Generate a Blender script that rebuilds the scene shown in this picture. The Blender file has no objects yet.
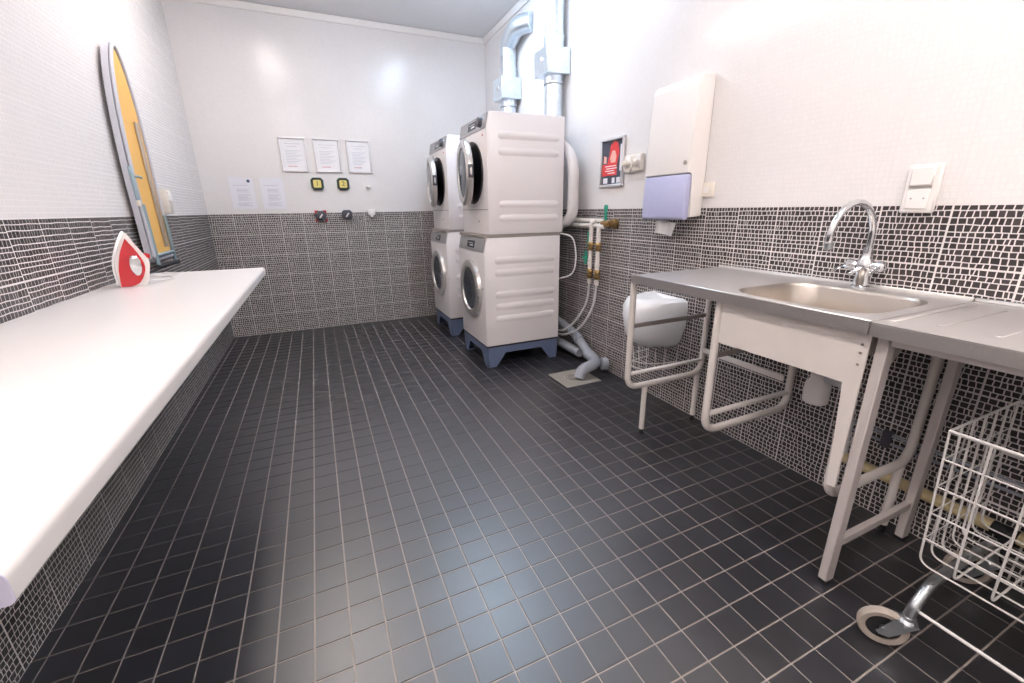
import bpy, bmesh, math, random
import numpy as np
from mathutils import Vector, Matrix

random.seed(7)
rng = np.random.default_rng(11)
scene = bpy.context.scene
COL = scene.collection
PI = math.pi

# ------------------------------------------------------------------ camera
F_PX, YAW, PITCH, ROLL = 423.04, 0.4183, 0.3032, -0.0151
CAM = Vector((0.9657, -1.4645, 1.2062))
fw = Vector((math.sin(YAW)*math.cos(PITCH), math.cos(YAW)*math.cos(PITCH), -math.sin(PITCH)))
rt = Vector((math.cos(YAW), -math.sin(YAW), 0))
up = rt.cross(fw)
rt, up = (math.cos(ROLL)*rt + math.sin(ROLL)*up), (-math.sin(ROLL)*rt + math.cos(ROLL)*up)
cd = bpy.data.cameras.new('camera')
cam = bpy.data.objects.new('camera', cd)
COL.objects.link(cam)
cd.sensor_width = 36.0
cd.lens = F_PX*36.0/1024.0
cd.clip_start = 0.02
cam.matrix_world = Matrix(((rt.x, up.x, -fw.x, CAM.x), (rt.y, up.y, -fw.y, CAM.y), (rt.z, up.z, -fw.z, CAM.z), (0, 0, 0, 1)))
scene.camera = cam

# ------------------------------------------------------------------ world, exposure, lamp strengths
world = bpy.data.worlds.new('world')
scene.world = world
world.use_nodes = True
world.node_tree.nodes['Background'].inputs[0].default_value = (0.9, 0.95, 1.0, 1)
world.node_tree.nodes['Background'].inputs[1].default_value = 0.05
vs = scene.view_settings
vs.view_transform = 'Standard'
vs.look = 'None'
vs.gamma = 1.0
vs.use_curve_mapping = False
vs.exposure = 0.15
LAMPS = [((0.74, 1.80), (1.0, 0.90, 0.84), 22.0), ((2.16, 1.80), (0.62, 0.80, 1.0), 27.0),
         ((0.74, -1.35), (1.0, 0.91, 0.86), 37.0), ((2.16, -1.35), (1.0, 0.93, 0.89), 28.0)]

# ------------------------------------------------------------------ materials
MATS = {}
def mat(name, col, rough=0.5, metal=0.0, var=0.06, scale=30.0, bump=0.0, bscale=200.0, trans=0.0, alpha=1.0, emit=None, spec=0.5, island=0.0, stretch=None, coat=0.0, ior=1.5):
    if name in MATS: return MATS[name]
    m = bpy.data.materials.new(name); m.use_nodes = True
    nt = m.node_tree; N = nt.nodes; L = nt.links
    b = N['Principled BSDF']
    b.inputs['Roughness'].default_value = rough
    b.inputs['Metallic'].default_value = metal
    b.inputs['IOR'].default_value = ior
    b.inputs['Specular IOR Level'].default_value = spec
    b.inputs['Transmission Weight'].default_value = trans
    b.inputs['Alpha'].default_value = alpha
    b.inputs['Coat Weight'].default_value = coat
    tc = N.new('ShaderNodeTexCoord'); mp = N.new('ShaderNodeMapping')
    L.new(tc.outputs['Object'], mp.inputs['Vector'])
    if stretch: mp.inputs['Scale'].default_value = stretch
    no = N.new('ShaderNodeTexNoise'); no.inputs['Scale'].default_value = scale; no.inputs['Detail'].default_value = 4
    L.new(mp.outputs['Vector'], no.inputs['Vector'])
    hs = N.new('ShaderNodeHueSaturation'); hs.inputs['Color'].default_value = (*col, 1)
    mr = N.new('ShaderNodeMapRange')
    mr.inputs['To Min'].default_value = 1-var; mr.inputs['To Max'].default_value = 1+var
    L.new(no.outputs['Fac'], mr.inputs['Value'])
    val = mr.outputs['Result']
    if island:
        ge = N.new('ShaderNodeNewGeometry'); oi = N.new('ShaderNodeObjectInfo')
        ad = N.new('ShaderNodeMath'); ad.operation = 'ADD'
        L.new(ge.outputs['Random Per Island'], ad.inputs[0]); L.new(oi.outputs['Random'], ad.inputs[1])
        fr = N.new('ShaderNodeMath'); fr.operation = 'FRACT'; L.new(ad.outputs[0], fr.inputs[0])
        m2 = N.new('ShaderNodeMapRange'); m2.inputs['To Min'].default_value = 1-island; m2.inputs['To Max'].default_value = 1+island
        L.new(fr.outputs[0], m2.inputs['Value'])
        mu = N.new('ShaderNodeMath'); mu.operation = 'MULTIPLY'
        L.new(val, mu.inputs[0]); L.new(m2.outputs['Result'], mu.inputs[1]); val = mu.outputs[0]
    L.new(val, hs.inputs['Value'])
    L.new(hs.outputs['Color'], b.inputs['Base Color'])
    if bump:
        n2 = N.new('ShaderNodeTexNoise'); n2.inputs['Scale'].default_value = bscale
        L.new(mp.outputs['Vector'], n2.inputs['Vector'])
        bp = N.new('ShaderNodeBump'); bp.inputs['Strength'].default_value = bump; bp.inputs['Distance'].default_value = 0.002
        L.new(n2.outputs['Fac'], bp.inputs['Height']); L.new(bp.outputs['Normal'], b.inputs['Normal'])
    if emit:
        b.inputs['Emission Color'].default_value = (*emit[0], 1); b.inputs['Emission Strength'].default_value = emit[1]
    MATS[name] = m
    return m

M_GROUT = mat('wall_grout', (0.74, 0.70, 0.69), 0.85, var=0.08, scale=14, bump=0.2)
M_GROUTW = mat('white_grout', (0.70, 0.67, 0.665), 0.8, var=0.03, scale=14)
M_DARK = mat('dark_mosaic', (0.042, 0.034, 0.034), 0.30, var=0.15, scale=60, island=0.35, bump=0.08, bscale=120)
M_WHITE = mat('white_mosaic', (0.76, 0.73, 0.725), 0.20, var=0.01, scale=8, island=0.015, bump=0.05, bscale=60)
M_FGROUT = mat('floor_grout', (0.36, 0.315, 0.285), 0.85, var=0.2, scale=9, bump=0.2)
M_FTILE = mat('floor_tile_black', (0.0105, 0.0105, 0.0155), 0.37, var=0.3, scale=25, island=0.25, bump=0.10, bscale=90, spec=1.0, ior=1.72)
M_CEIL = mat('ceiling_paint', (0.82, 0.82, 0.83), 0.7, var=0.02, scale=5, bump=0.1, bscale=300)
M_TRIM = mat('trim_white', (0.80, 0.77, 0.75), 0.5, var=0.03)
M_LAM = mat('white_laminate', (0.73, 0.70, 0.69), 0.30, var=0.015, scale=20)
M_LAMEND = mat('lilac_edge_band', (0.62, 0.59, 0.74), 0.4, var=0.03)
M_WASHER = mat('washer_enamel', (0.80, 0.76, 0.765), 0.28, var=0.015, scale=10)
M_PANEL = mat('panel_grey', (0.36, 0.35, 0.36), 0.35, 0.4, var=0.05)
M_PANELD = mat('display_dark', (0.03, 0.035, 0.05), 0.15, var=0.1)
M_CHROME = mat('chrome', (0.72, 0.73, 0.75), 0.12, 1.0, var=0.03)
M_RING = mat('door_ring_silver', (0.62, 0.60, 0.58), 0.3, 0.75, var=0.05)
M_DRUM = mat('drum_shade', (0.09, 0.09, 0.095), 0.3, 0.9, var=0.15, scale=80)  # dark base colour carries the shade inside the dryer drum
M_GLASSD = mat('door_glass_dark', (0.030, 0.036, 0.05), 0.12, 0.0, var=0.2, scale=6, spec=0.3)
M_RUBBER = mat('rubber_black', (0.018, 0.018, 0.02), 0.6, var=0.15)
M_PLINTH = mat('plinth_bluegrey', (0.115, 0.15, 0.25), 0.45, var=0.08, scale=12)
M_STRIP = mat('stacking_strip', (0.30, 0.27, 0.25), 0.5, var=0.06)
M_GALV = mat('galvanised', (0.74, 0.81, 0.87), 0.33, 0.9, var=0.16, scale=35, bump=0.15, bscale=40)
M_STEEL = mat('brushed_steel', (0.78, 0.76, 0.75), 0.42, 1.0, var=0.06, scale=20, stretch=(3, 60, 3), bump=0.04, bscale=30)
M_BASIN = mat('basin_steel', (0.60, 0.55, 0.50), 0.32, 1.0, var=0.05, scale=20)
M_STEELE = mat('steel_edge', (0.74, 0.70, 0.68), 0.42, 1.0, var=0.14, scale=400)
M_FRAME = mat('frame_white_paint', (0.78, 0.72, 0.685), 0.4, var=0.05, scale=18)
M_FRAME2 = mat('frame_pinkish_paint', (0.60, 0.545, 0.53), 0.45, var=0.06, scale=18)
M_BRACE = mat('brace_grey', (0.40, 0.36, 0.34), 0.45, 0.3, var=0.1)
M_PLAST = mat('white_plastic', (0.80, 0.76, 0.74), 0.4, var=0.02)
M_PLASTG = mat('grey_plastic', (0.55, 0.55, 0.58), 0.45, var=0.05)
M_CREAM = mat('cream_plastic', (0.76, 0.70, 0.62), 0.42, var=0.04)
M_LILAC = mat('lilac_translucent', (0.52, 0.53, 0.76), 0.25, var=0.04, trans=0.15)
M_PAPER = mat('paper_white', (0.82, 0.80, 0.82), 0.8, var=0.02)
M_SHEET = mat('paper_sheet', (0.74, 0.73, 0.78), 0.55, var=0.02)
M_TISSUE = mat('paper_towel', (0.84, 0.82, 0.81), 0.9, var=0.05, scale=60, bump=0.3)
M_INK = mat('print_grey', (0.56, 0.56, 0.62), 0.8, var=0.1)
M_INKR = mat('print_pale_red', (0.68, 0.40, 0.42), 0.8, var=0.1)
M_ALU = mat('frame_aluminium', (0.66, 0.65, 0.67), 0.35, 0.6, var=0.04)
M_GREEN = mat('sign_green', (0.03, 0.16, 0.09), 0.5, var=0.1)
M_BLACK = mat('sign_black', (0.02, 0.02, 0.022), 0.5, var=0.1)
M_YEL = mat('sign_yellow', (0.72, 0.60, 0.18), 0.5, var=0.05)
M_RED = mat('red_plastic', (0.55, 0.02, 0.03), 0.25, var=0.06, coat=0.3)
M_KNOB = mat('knob_charcoal', (0.07, 0.07, 0.085), 0.45, var=0.1)
M_ORANGE = mat('board_orange', (0.80, 0.46, 0.13), 0.6, var=0.06, scale=80)
M_BGREY = mat('board_grey_cover', (0.50, 0.50, 0.56), 0.6, var=0.05)
M_BLUEM = mat('board_blue_steel', (0.30, 0.40, 0.45), 0.4, 0.5, var=0.08)
M_LEGM = mat('board_leg_taupe', (0.42, 0.36, 0.30), 0.45, 0.3, var=0.08)
M_BRASS = mat('brass', (0.36, 0.24, 0.11), 0.35, 0.9, var=0.2, scale=60)
M_GRN = mat('valve_green', (0.02, 0.30, 0.20), 0.4, var=0.06)
M_PIPEW = mat('pipe_white', (0.76, 0.71, 0.67), 0.4, var=0.05)
M_PVC = mat('pvc_grey', (0.34, 0.36, 0.41), 0.45, var=0.06)
M_HOSE = mat('hose_grey', (0.50, 0.50, 0.50), 0.5, var=0.06)
M_VHOSE = mat('vent_hose', (0.66, 0.63, 0.63), 0.5, var=0.05)
M_YPIPE = mat('pipe_yellowed', (0.78, 0.65, 0.38), 0.45, var=0.10, scale=14)
M_DRAIN = mat('drain_steel', (0.50, 0.47, 0.42), 0.45, 0.5, var=0.12, scale=50)
M_BAG = mat('bin_bag', (0.92, 0.93, 0.96), 0.35, var=0.04, scale=25, bump=0.5, bscale=25, trans=0.1)
M_WIRE = mat('white_wire', (0.82, 0.79, 0.77), 0.35, var=0.03)
M_TYRE = mat('tyre_taupe', (0.42, 0.36, 0.31), 0.6, var=0.08)
M_ZINC = mat('zinc', (0.52, 0.55, 0.58), 0.28, 1.0, var=0.12, scale=50)
M_CORD = mat('cord_white', (0.72, 0.70, 0.70), 0.5, var=0.04)
M_LAMPBODY = mat('lamp_body', (0.80, 0.80, 0.80), 0.5)
M_PDARK = mat('poster_dark', (0.05, 0.06, 0.09), 0.5, var=0.5, scale=18)
M_PRED = mat('poster_red', (0.66, 0.05, 0.05), 0.5, var=0.2, scale=25)
M_PSKIN = mat('poster_pink', (0.75, 0.40, 0.34), 0.5, var=0.25, scale=30)

# ------------------------------------------------------------------ mesh helpers
def BM(): return bmesh.new()

def box(bm, x0, x1, y0, y1, z0, z1, bev=0.0, seg=2):
    vs_ = [bm.verts.new(p) for p in ((x0,y0,z0),(x1,y0,z0),(x1,y1,z0),(x0,y1,z0),(x0,y0,z1),(x1,y0,z1),(x1,y1,z1),(x0,y1,z1))]
    fs = [bm.faces.new([vs_[i] for i in f]) for f in ((0,3,2,1),(4,5,6,7),(0,1,5,4),(1,2,6,5),(2,3,7,6),(3,0,4,7))]
    if bev:
        es = list({e for f in fs for e in f.edges})
        bmesh.ops.bevel(bm, geom=es, offset=bev, segments=seg, profile=0.5, affect='EDGES')
    return bm

def prism(bm, poly, o, u, v, n, t):
    """polygon (2-D) in plane o,u,v extruded by t along n"""
    o, u, v, n = map(Vector, (o, u, v, n))
    a = [bm.verts.new(o+u*p[0]+v*p[1]) for p in poly]
    b = [bm.verts.new(o+u*p[0]+v*p[1]+n*t) for p in poly]
    k = len(poly)
    bm.faces.new(a[::-1]); bm.faces.new(b)
    for i in range(k): bm.faces.new((a[i], a[(i+1) % k], b[(i+1) % k], b[i]))
    return bm

def fillet(pts, r, n=6):
    pts = [Vector(p) for p in pts]
    out = [pts[0]]
    for i in range(1, len(pts)-1):
        p = pts[i]; d1 = pts[i-1]-p; d2 = pts[i+1]-p
        q = min(r, d1.length*0.49, d2.length*0.49)
        a = p+d1.normalized()*q; b = p+d2.normalized()*q
        for k in range(n+1):
            t = k/n
            out.append(a*(1-t)**2+p*2*t*(1-t)+b*t*t)
    out.append(pts[-1])
    return out

def tube(bm, pts, r, n=10, fr=0.0, closed=False, rings=None, seg=6):
    pts = fillet(pts, fr, seg) if fr else [Vector(p) for p in pts]
    m = len(pts)
    tang = []
    for i in range(m):
        if closed: t = pts[(i+1) % m]-pts[i-1]
        else: t = pts[min(i+1, m-1)]-pts[max(i-1, 0)]
        tang.append(t.normalized())
    nrm = tang[0].orthogonal().normalized()
    loops = []
    for i in range(m):
        nrm = (nrm-tang[i]*nrm.dot(tang[i])).normalized()
        bn = tang[i].cross(nrm)
        rr = r*(rings(i) if rings else 1.0)
        loops.append([bm.verts.new(pts[i]+(nrm*math.cos(2*PI*k/n)+bn*math.sin(2*PI*k/n))*rr) for k in range(n)])
    for i in range(m if closed else m-1):
        a, b = loops[i], loops[(i+1) % m]
        for k in range(n):
            f = bm.faces.new((a[k], a[(k+1) % n], b[(k+1) % n], b[k])); f.smooth = True
    if not closed:
        bm.faces.new(loops[0][::-1]); bm.faces.new(loops[-1])
    return bm

def lathe(bm, prof, o, ax, n=24, cap=True):
    """profile [(radius, height along ax)]"""
    o = Vector(o); ax = Vector(ax).normalized(); u = ax.orthogonal().normalized(); w = ax.cross(u)
    loops = []
    for r, h in prof:
        loops.append([bm.verts.new(o+ax*h+(u*math.cos(2*PI*k/n)+w*math.sin(2*PI*k/n))*max(r, 1e-4)) for k in range(n)])
    for a, b in zip(loops, loops[1:]):
        for k in range(n):
            f = bm.faces.new((a[k], a[(k+1) % n], b[(k+1) % n], b[k])); f.smooth = True
    if cap:
        bm.faces.new(loops[0][::-1]); bm.faces.new(loops[-1])
    return bm

def quadstrip(bm, x0, x1, y0, y1, z0, z1): return box(bm, x0, x1, y0, y1, z0, z1)

ORI = {}
def finish(name, bm, m, smooth_angle=None):
    bmesh.ops.recalc_face_normals(bm, faces=bm.faces)
    me = bpy.data.meshes.new(name); bm.to_mesh(me); bm.free()
    me.materials.append(m)
    return me

def root(name, label, cat, loc, group=None):
    o = bpy.data.objects.new(name, None); COL.objects.link(o)
    o.empty_display_size = 0.05
    o.location = loc; ORI[o.name] = Vector(loc)
    o['label'] = label; o['category'] = cat
    if group: o['group'] = group
    return o

def part(name, bm, m, parent, label=None):
    """bm in world coordinates; parent is a root or a part of a root"""
    off = ORI[parent.name]
    for v in bm.verts: v.co -= off
    ob = bpy.data.objects.new(name, finish(name, bm, m)); COL.objects.link(ob)
    ob.parent = parent; ORI[ob.name] = off
    if label: ob['label'] = label
    return ob

def single(name, bm, m, label, cat, loc, group=None):
    """a one-mesh thing with its origin at loc"""
    off = Vector(loc)
    for v in bm.verts: v.co -= off
    ob = bpy.data.objects.new(name, finish(name, bm, m)); COL.objects.link(ob)
    ob.location = off; ORI[ob.name] = off
    ob['label'] = label; ob['category'] = cat
    if group: ob['group'] = group
    return ob

def struct(name, bm, m, label=None, parent=None):
    ob = bpy.data.objects.new(name, finish(name, bm, m)); COL.objects.link(ob)
    ORI[ob.name] = Vector((0, 0, 0))
    if parent: ob.parent = parent
    else:
        ob['kind'] = 'structure'
        if label: ob['label'] = label
    return ob

def copy_tree(o, parent=None):
    c = o.copy(); COL.objects.link(c); c.parent = parent
    ORI[c.name] = ORI.get(o.name, Vector((0, 0, 0)))
    for ch in list(o.children): copy_tree(ch, c)
    return c

# ------------------------------------------------------------------ room shell
XL, XR, YB, YF, HC, HM = 0.064, 2.888, 3.471, -2.45, 2.95, 1.20
def plain(x0, x1, y0, y1, z0, z1):
    return box(BM(), x0, x1, y0, y1, z0, z1)
floor = struct('floor', plain(XL-.1, XR+.1, YF-.1, YB+.1, -0.1, -0.0025), M_FGROUT, 'black square floor tiles with pale tan grout')
ceiling = struct('ceiling', plain(XL-.1, XR+.1, YF-.1, YB+.1, HC, HC+.1), M_CEIL, 'plain off-white ceiling')
def wallpair(name, x0, x1, y0, y1, label):
    w = struct(name, plain(x0, x1, y0, y1, -0.0025, HM), M_GROUT, label)
    u_ = struct('upper_wall', plain(x0, x1, y0, y1, HM, HC), M_GROUTW, parent=w)
    return w
wall_left = wallpair('wall_left', XL-.1, XL, YF, YB, 'wall with dark mosaic below and white mosaic above, behind the bench')
wall_right = wallpair('wall_right', XR, XR+.1, YF, YB, 'wall with dark mosaic below and white mosaic above, behind the sink')
wall_back = wallpair('wall_back', XL-.1, XR+.1, YB, YB+.1, 'end wall with dark mosaic below and white mosaic above')
wall_front = struct('wall_front', plain(XL-.1, XR+.1, YF-.1, YF, -0.0025, HC), M_TRIM, 'plain white wall at the near end of the room')

def project(P):
    d = P-np.array(CAM)
    z = d@np.array(fw)
    return np.stack([512+F_PX*(d@np.array(rt))/z, 341.5-F_PX*(d@np.array(up))/z, z], -1)

def mesh_arrays(name, V, Fq, m):
    me = bpy.data.meshes.new(name)
    me.vertices.add(len(V)); me.vertices.foreach_set('co', np.ascontiguousarray(V, dtype=np.float32).ravel())
    me.loops.add(len(Fq)*4); me.loops.foreach_set('vertex_index', np.ascontiguousarray(Fq, dtype=np.int32).ravel())
    me.polygons.add(len(Fq))
    me.polygons.foreach_set('loop_start', np.arange(0, len(Fq)*4, 4, dtype=np.int32))
    me.polygons.foreach_set('loop_total', np.full(len(Fq), 4, dtype=np.int32))
    me.polygons.foreach_set('use_smooth', np.zeros(len(Fq), dtype=bool))
    me.update(calc_edges=True); me.materials.append(m)
    return me

BOXF = np.array([(0,1,2,3),(4,5,1,0),(5,6,2,1),(6,7,3,2),(7,4,0,3)])   # top loop 0-3, base loop 4-7
def pieces(quads, edge, h, base):
    """quads (n,4,2) -> verts (n,8,3) in (u, v, height)"""
    n = len(quads); c = quads.mean(1, keepdims=True)
    d = quads-c
    ln = np.linalg.norm(d, axis=2, keepdims=True)
    topq = quads-d/np.maximum(ln, 1e-6)*edge
    V = np.zeros((n, 8, 3)); V[:, :4, :2] = topq; V[:, 4:, :2] = quads; V[:, :4, 2] = h; V[:, 4:, 2] = base
    return V

# ---- mosaic: four hand-cut sheet patterns of 20 x 20 cm, about 100 chips each
S = 0.20
def make_pattern():
    R = 10
    nodes = np.linspace(0, S, 6)
    hs = rng.uniform(.85, 1.15, R); edges_y = np.r_[0, np.cumsum(hs)/hs.sum()]*S
    waves = [rng.uniform(-.0016, .0016, 6) for _ in range(R+1)]
    waves[0][:] = 0; waves[R][:] = 0
    ly = lambda r, x: edges_y[r]+np.interp(x, nodes, waves[r])
    out = []
    for r in range(R):
        w = rng.uniform(.78, 1.28, rng.integers(10, 12))
        if rng.random() < .5:
            k = rng.integers(0, len(w)); w = np.insert(w, k, .6); w[k+1] = .6
        b = np.r_[0, np.cumsum(w)/w.sum()]*S
        tl = rng.uniform(-.0014, .0014, len(b)); tl[0] = tl[-1] = 0
        g = .0016
        for i in range(len(w)):
            gl = .0029 if i == 0 else g; gr = .0029 if i == len(w)-1 else g
            gb = .0029 if r == 0 else g; gt = .0029 if r == R-1 else g
            xs = [b[i]-tl[i]+gl, b[i+1]-tl[i+1]-gr, b[i+1]+tl[i+1]-gr, b[i]+tl[i]+gl]
            ys = [ly(r, xs[0])+gb, ly(r, xs[1])+gb, ly(r+1, xs[2])-gt, ly(r+1, xs[3])-gt]
            out.append(np.array(list(zip(xs, ys))))
    return np.array(out)
PATS = [make_pattern() for _ in range(4)]

def tile_wall(wall, upper, u0, u1, z0, z1, mapf, m, name, pick=0, hidden=None, height=.0007):
    """mapf turns (u, z, height) into world coordinates; pick = how many of the largest in view become parts"""
    quads = []; ids = []; orig = []
    nu = int(math.ceil((u1-u0)/S)); nz = int(math.ceil((z1-z0)/S-1e-6))
    for a in range(nu):
        for c in range(nz):
            k = int(rng.integers(0, 4))
            o = np.array([u0+a*S, z0+c*S])
            quads.append(PATS[k]+o); ids += [(k, i) for i in range(len(PATS[k]))]; orig += [o]*len(PATS[k])
    quads = np.concatenate(quads); ids = np.array(ids); orig = np.array(orig)
    quads[:, :, 0] = np.minimum(quads[:, :, 0], u1-.002); quads[:, :, 1] = np.minimum(quads[:, :, 1], z1-.002)
    wd = quads[:, :, 0].max(1)-quads[:, :, 0].min(1); hg = quads[:, :, 1].max(1)-quads[:, :, 1].min(1)
    ok = (wd > .004) & (hg > .004)
    quads, ids, orig = quads[ok], ids[ok], orig[ok]
    V = pieces(quads, .0005, height, -.0005)
    n = len(V)
    W = mapf(V.reshape(-1, 3)).reshape(n, 8, 3)
    chosen = np.zeros(n, bool)
    if pick:
        Pp = project(W[:, :4].reshape(-1, 3)).reshape(n, 4, 3)
        x, y = Pp[:, :, 0], Pp[:, :, 1]
        area = .5*abs(sum(x[:, i]*y[:, (i+1) % 4]-x[:, (i+1) % 4]*y[:, i] for i in range(4)))
        c2 = Pp.mean(1)
        vis = (Pp[:, :, 2].min(1) > .1) & (c2[:, 0] > 4) & (c2[:, 0] < 1020) & (c2[:, 1] > 4) & (c2[:, 1] < 679)
        if hidden is not None: vis &= ~hidden(W.mean(1))
        area = np.where(vis, area, -1)
        idx = np.argsort(-area)[:pick]; idx = idx[area[idx] > 0]
        chosen[idx] = True
        cache = {}
        for i in idx:
            key = (int(ids[i][0]), int(ids[i][1]))
            ctr = W[i].mean(0)
            if key not in cache: cache[key] = mesh_arrays('mosaic_tile', W[i]-ctr, BOXF, m)
            t = bpy.data.objects.new('mosaic_tile', cache[key]); COL.objects.link(t)
            t.location = ctr; t.parent = wall
    Wr = W[~chosen]
    if len(Wr):
        Fq = (BOXF[None]+np.arange(len(Wr))[:, None, None]*8).reshape(-1, 4)
        ob = bpy.data.objects.new(name, mesh_arrays(name, Wr.reshape(-1, 3), Fq, m)); COL.objects.link(ob)
        ob.parent = wall; ob['kind'] = 'stuff'

mapL = lambda V: np.stack([XL+V[:, 2], YB-V[:, 0], V[:, 1]], -1)
mapR = lambda V: np.stack([XR-V[:, 2], YB-V[:, 0], V[:, 1]], -1)
mapB = lambda V: np.stack([XL+V[:, 0], YB-V[:, 2], V[:, 1]], -1)
CN = np.array(CAM)
def hidL(P):   # behind the bench slab
    t = (0.87-CN[2])/(P[:, 2]-CN[2]); q = CN+(P-CN)*t[:, None]
    return (t > 0) & (t < 1) & (q[:, 0] < .68) & (q[:, 1] > -1.03)
def hidR(P):   # behind the steel worktops
    t = (0.88-CN[2])/(P[:, 2]-CN[2]); q = CN+(P-CN)*t[:, None]
    return (t > 0) & (t < 1) & (q[:, 0] > 2.3) & (q[:, 1] < .14)
LEN = YB-YF
tile_wall(wall_right, None, 0, LEN, 0, HM, mapR, M_DARK, 'dark_mosaic', 300, hidR)
tile_wall(wall_left, None, 0, LEN, 0, HM, mapL, M_DARK, 'dark_mosaic', 300, hidL)
tile_wall(wall_back, None, 0, XR-XL, 0, HM, mapB, M_DARK, 'dark_mosaic')
tile_wall(wall_right, None, 0, LEN, HM, HC, mapR, M_WHITE, 'white_mosaic', height=.0002)
tile_wall(wall_left, None, 0, LEN, HM, HC, mapL, M_WHITE, 'white_mosaic', height=.0002)
tile_wall(wall_back, None, 0, XR-XL, HM, HC, mapB, M_WHITE, 'white_mosaic', height=.0002)

# ---- floor tiles, 10 cm pitch
DX0, DX1, DY0, DY1 = 2.43, 2.725, 0.885, 1.165        # floor drain plate
def floor_tiles():
    Q = []; full = []
    g = .0021
    for i in range(0, 30):
        for j in range(int(YF*10)-1, int(YB*10)+1):
            x0, x1, y0, y1 = i*.1+g, i*.1+.1-g, j*.1+g, j*.1+.1-g
            fx = x0 >= XL and x1 <= XR and y0 >= YF and y1 <= YB
            x0, x1, y0, y1 = max(x0, XL), min(x1, XR), max(y0, YF), min(y1, YB)
            if x1-x0 < .006 or y1-y0 < .006: continue
            if x0 < DX1 and x1 > DX0 and y0 < DY1 and y1 > DY0: # cut by the drain plate
                for (a, b, c, d) in ((x0, min(x1, DX0), y0, y1), (max(x0, DX1), x1, y0, y1), (max(x0, DX0), min(x1, DX1), y0, min(y1, DY0)), (max(x0, DX0), min(x1, DX1), max(y0, DY1), y1)):
                    if b-a > .006 and d-c > .006: Q.append([(a, c), (b, c), (b, d), (a, d)]); full.append(False)
                continue
            Q.append([(x0, y0), (x1, y0), (x1, y1), (x0, y1)]); full.append(fx)
    Q = np.array(Q); full = np.array(full)
    V = pieces(Q, .0009, 0.0, -.004)
    n = len(V)
    P = project(V[:, :4].reshape(-1, 3)).reshape(n, 4, 3)
    x, y = P[:, :, 0], P[:, :, 1]
    area = .5*abs(sum(x[:, i]*y[:, (i+1) % 4]-x[:, (i+1) % 4]*y[:, i] for i in range(4)))
    c2 = P.mean(1)
    vis = full & (P[:, :, 2].min(1) > .1) & (c2[:, 0] > 0) & (c2[:, 0] < 1024) & (c2[:, 1] > 0) & (c2[:, 1] < 683)
    t = (0.87-CN[2])/(0-CN[2]); q = CN+(V.mean(1)-CN)*t
    vis &= ~((q[:, 0] < .68) & (q[:, 1] > -1.03) & (q[:, 1] < 1.45))
    area = np.where(vis, area, -1)
    idx = np.argsort(-area)[:300]; idx = idx[area[idx] > 0]
    shared = mesh_arrays('floor_tile', V[idx[0]]-np.array([*Q[idx[0]].mean(0), 0]), BOXF, M_FTILE)
    for i in idx:
        o = bpy.data.objects.new('floor_tile', shared); COL.objects.link(o)
        o.location = (*Q[i].mean(0), 0); o.parent = floor
    keep = np.ones(n, bool); keep[idx] = False
    Vr = V[keep]; Fq = (BOXF[None]+np.arange(len(Vr))[:, None, None]*8).reshape(-1, 4)
    ob = bpy.data.objects.new('far_floor_tiles', mesh_arrays('far_floor_tiles', Vr.reshape(-1, 3), Fq, M_FTILE)); COL.objects.link(ob)
    ob.parent = floor; ob['kind'] = 'stuff'
floor_tiles()

# ---- trim under the ceiling
b = BM(); prism(b, [(0, 0), (-.028, 0), (-.028, -.012), (-.012, -.05), (0, -.05)], (XL, YB, HC-.004), (0, 1, 0), (0, 0, 1), (1, 0, 0), XR-XL)
struct('trim_1', b, M_TRIM, 'pale cove trim along the top of the end wall')
b = BM(); prism(b, [(0, 0), (-.028, 0), (-.028, -.012), (-.012, -.05), (0, -.05)], (XR, YF, HC-.004), (1, 0, 0), (0, 0, 1), (0, 1, 0), YB-YF)
struct('trim_2', b, M_TRIM, 'pale cove trim along the top of the right wall')
b = BM(); prism(b, [(0, 0), (.028, 0), (.028, -.012), (.012, -.05), (0, -.05)], (XL, YF, HC-.004), (1, 0, 0), (0, 0, 1), (0, 1, 0), YB-YF)
struct('trim_3', b, M_TRIM, 'pale cove trim along the top of the left wall')

# ---- ceiling lamps (1.25 m fluorescent fittings)
lamp_lab = ['long ceiling lamp above the bench end', 'long ceiling lamp above the washers', 'long ceiling lamp above the near end of the bench', 'long ceiling lamp above the sink side']
for ((lx, ly), lc, ls), lb in zip(LAMPS, lamp_lab):
    r_ = root('ceiling_lamp', lb, 'lamp', (lx, ly, HC), 'ceiling lamps')
    b = BM(); box(b, lx-.10, lx+.10, ly-.65, ly+.65, HC-.025, HC, .006); part('housing', b, M_LAMPBODY, r_)
    b = BM(); box(b, lx-.085, lx+.085, ly-.63, ly+.63, HC-.095, HC-.0255, .012)
    part('diffuser', b, mat('lamp_diffuser_%d' % LAMPS.index(((lx, ly), lc, ls)), (0.9, 0.9, 0.9), 0.5, emit=(lc, ls)), r_)

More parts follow.
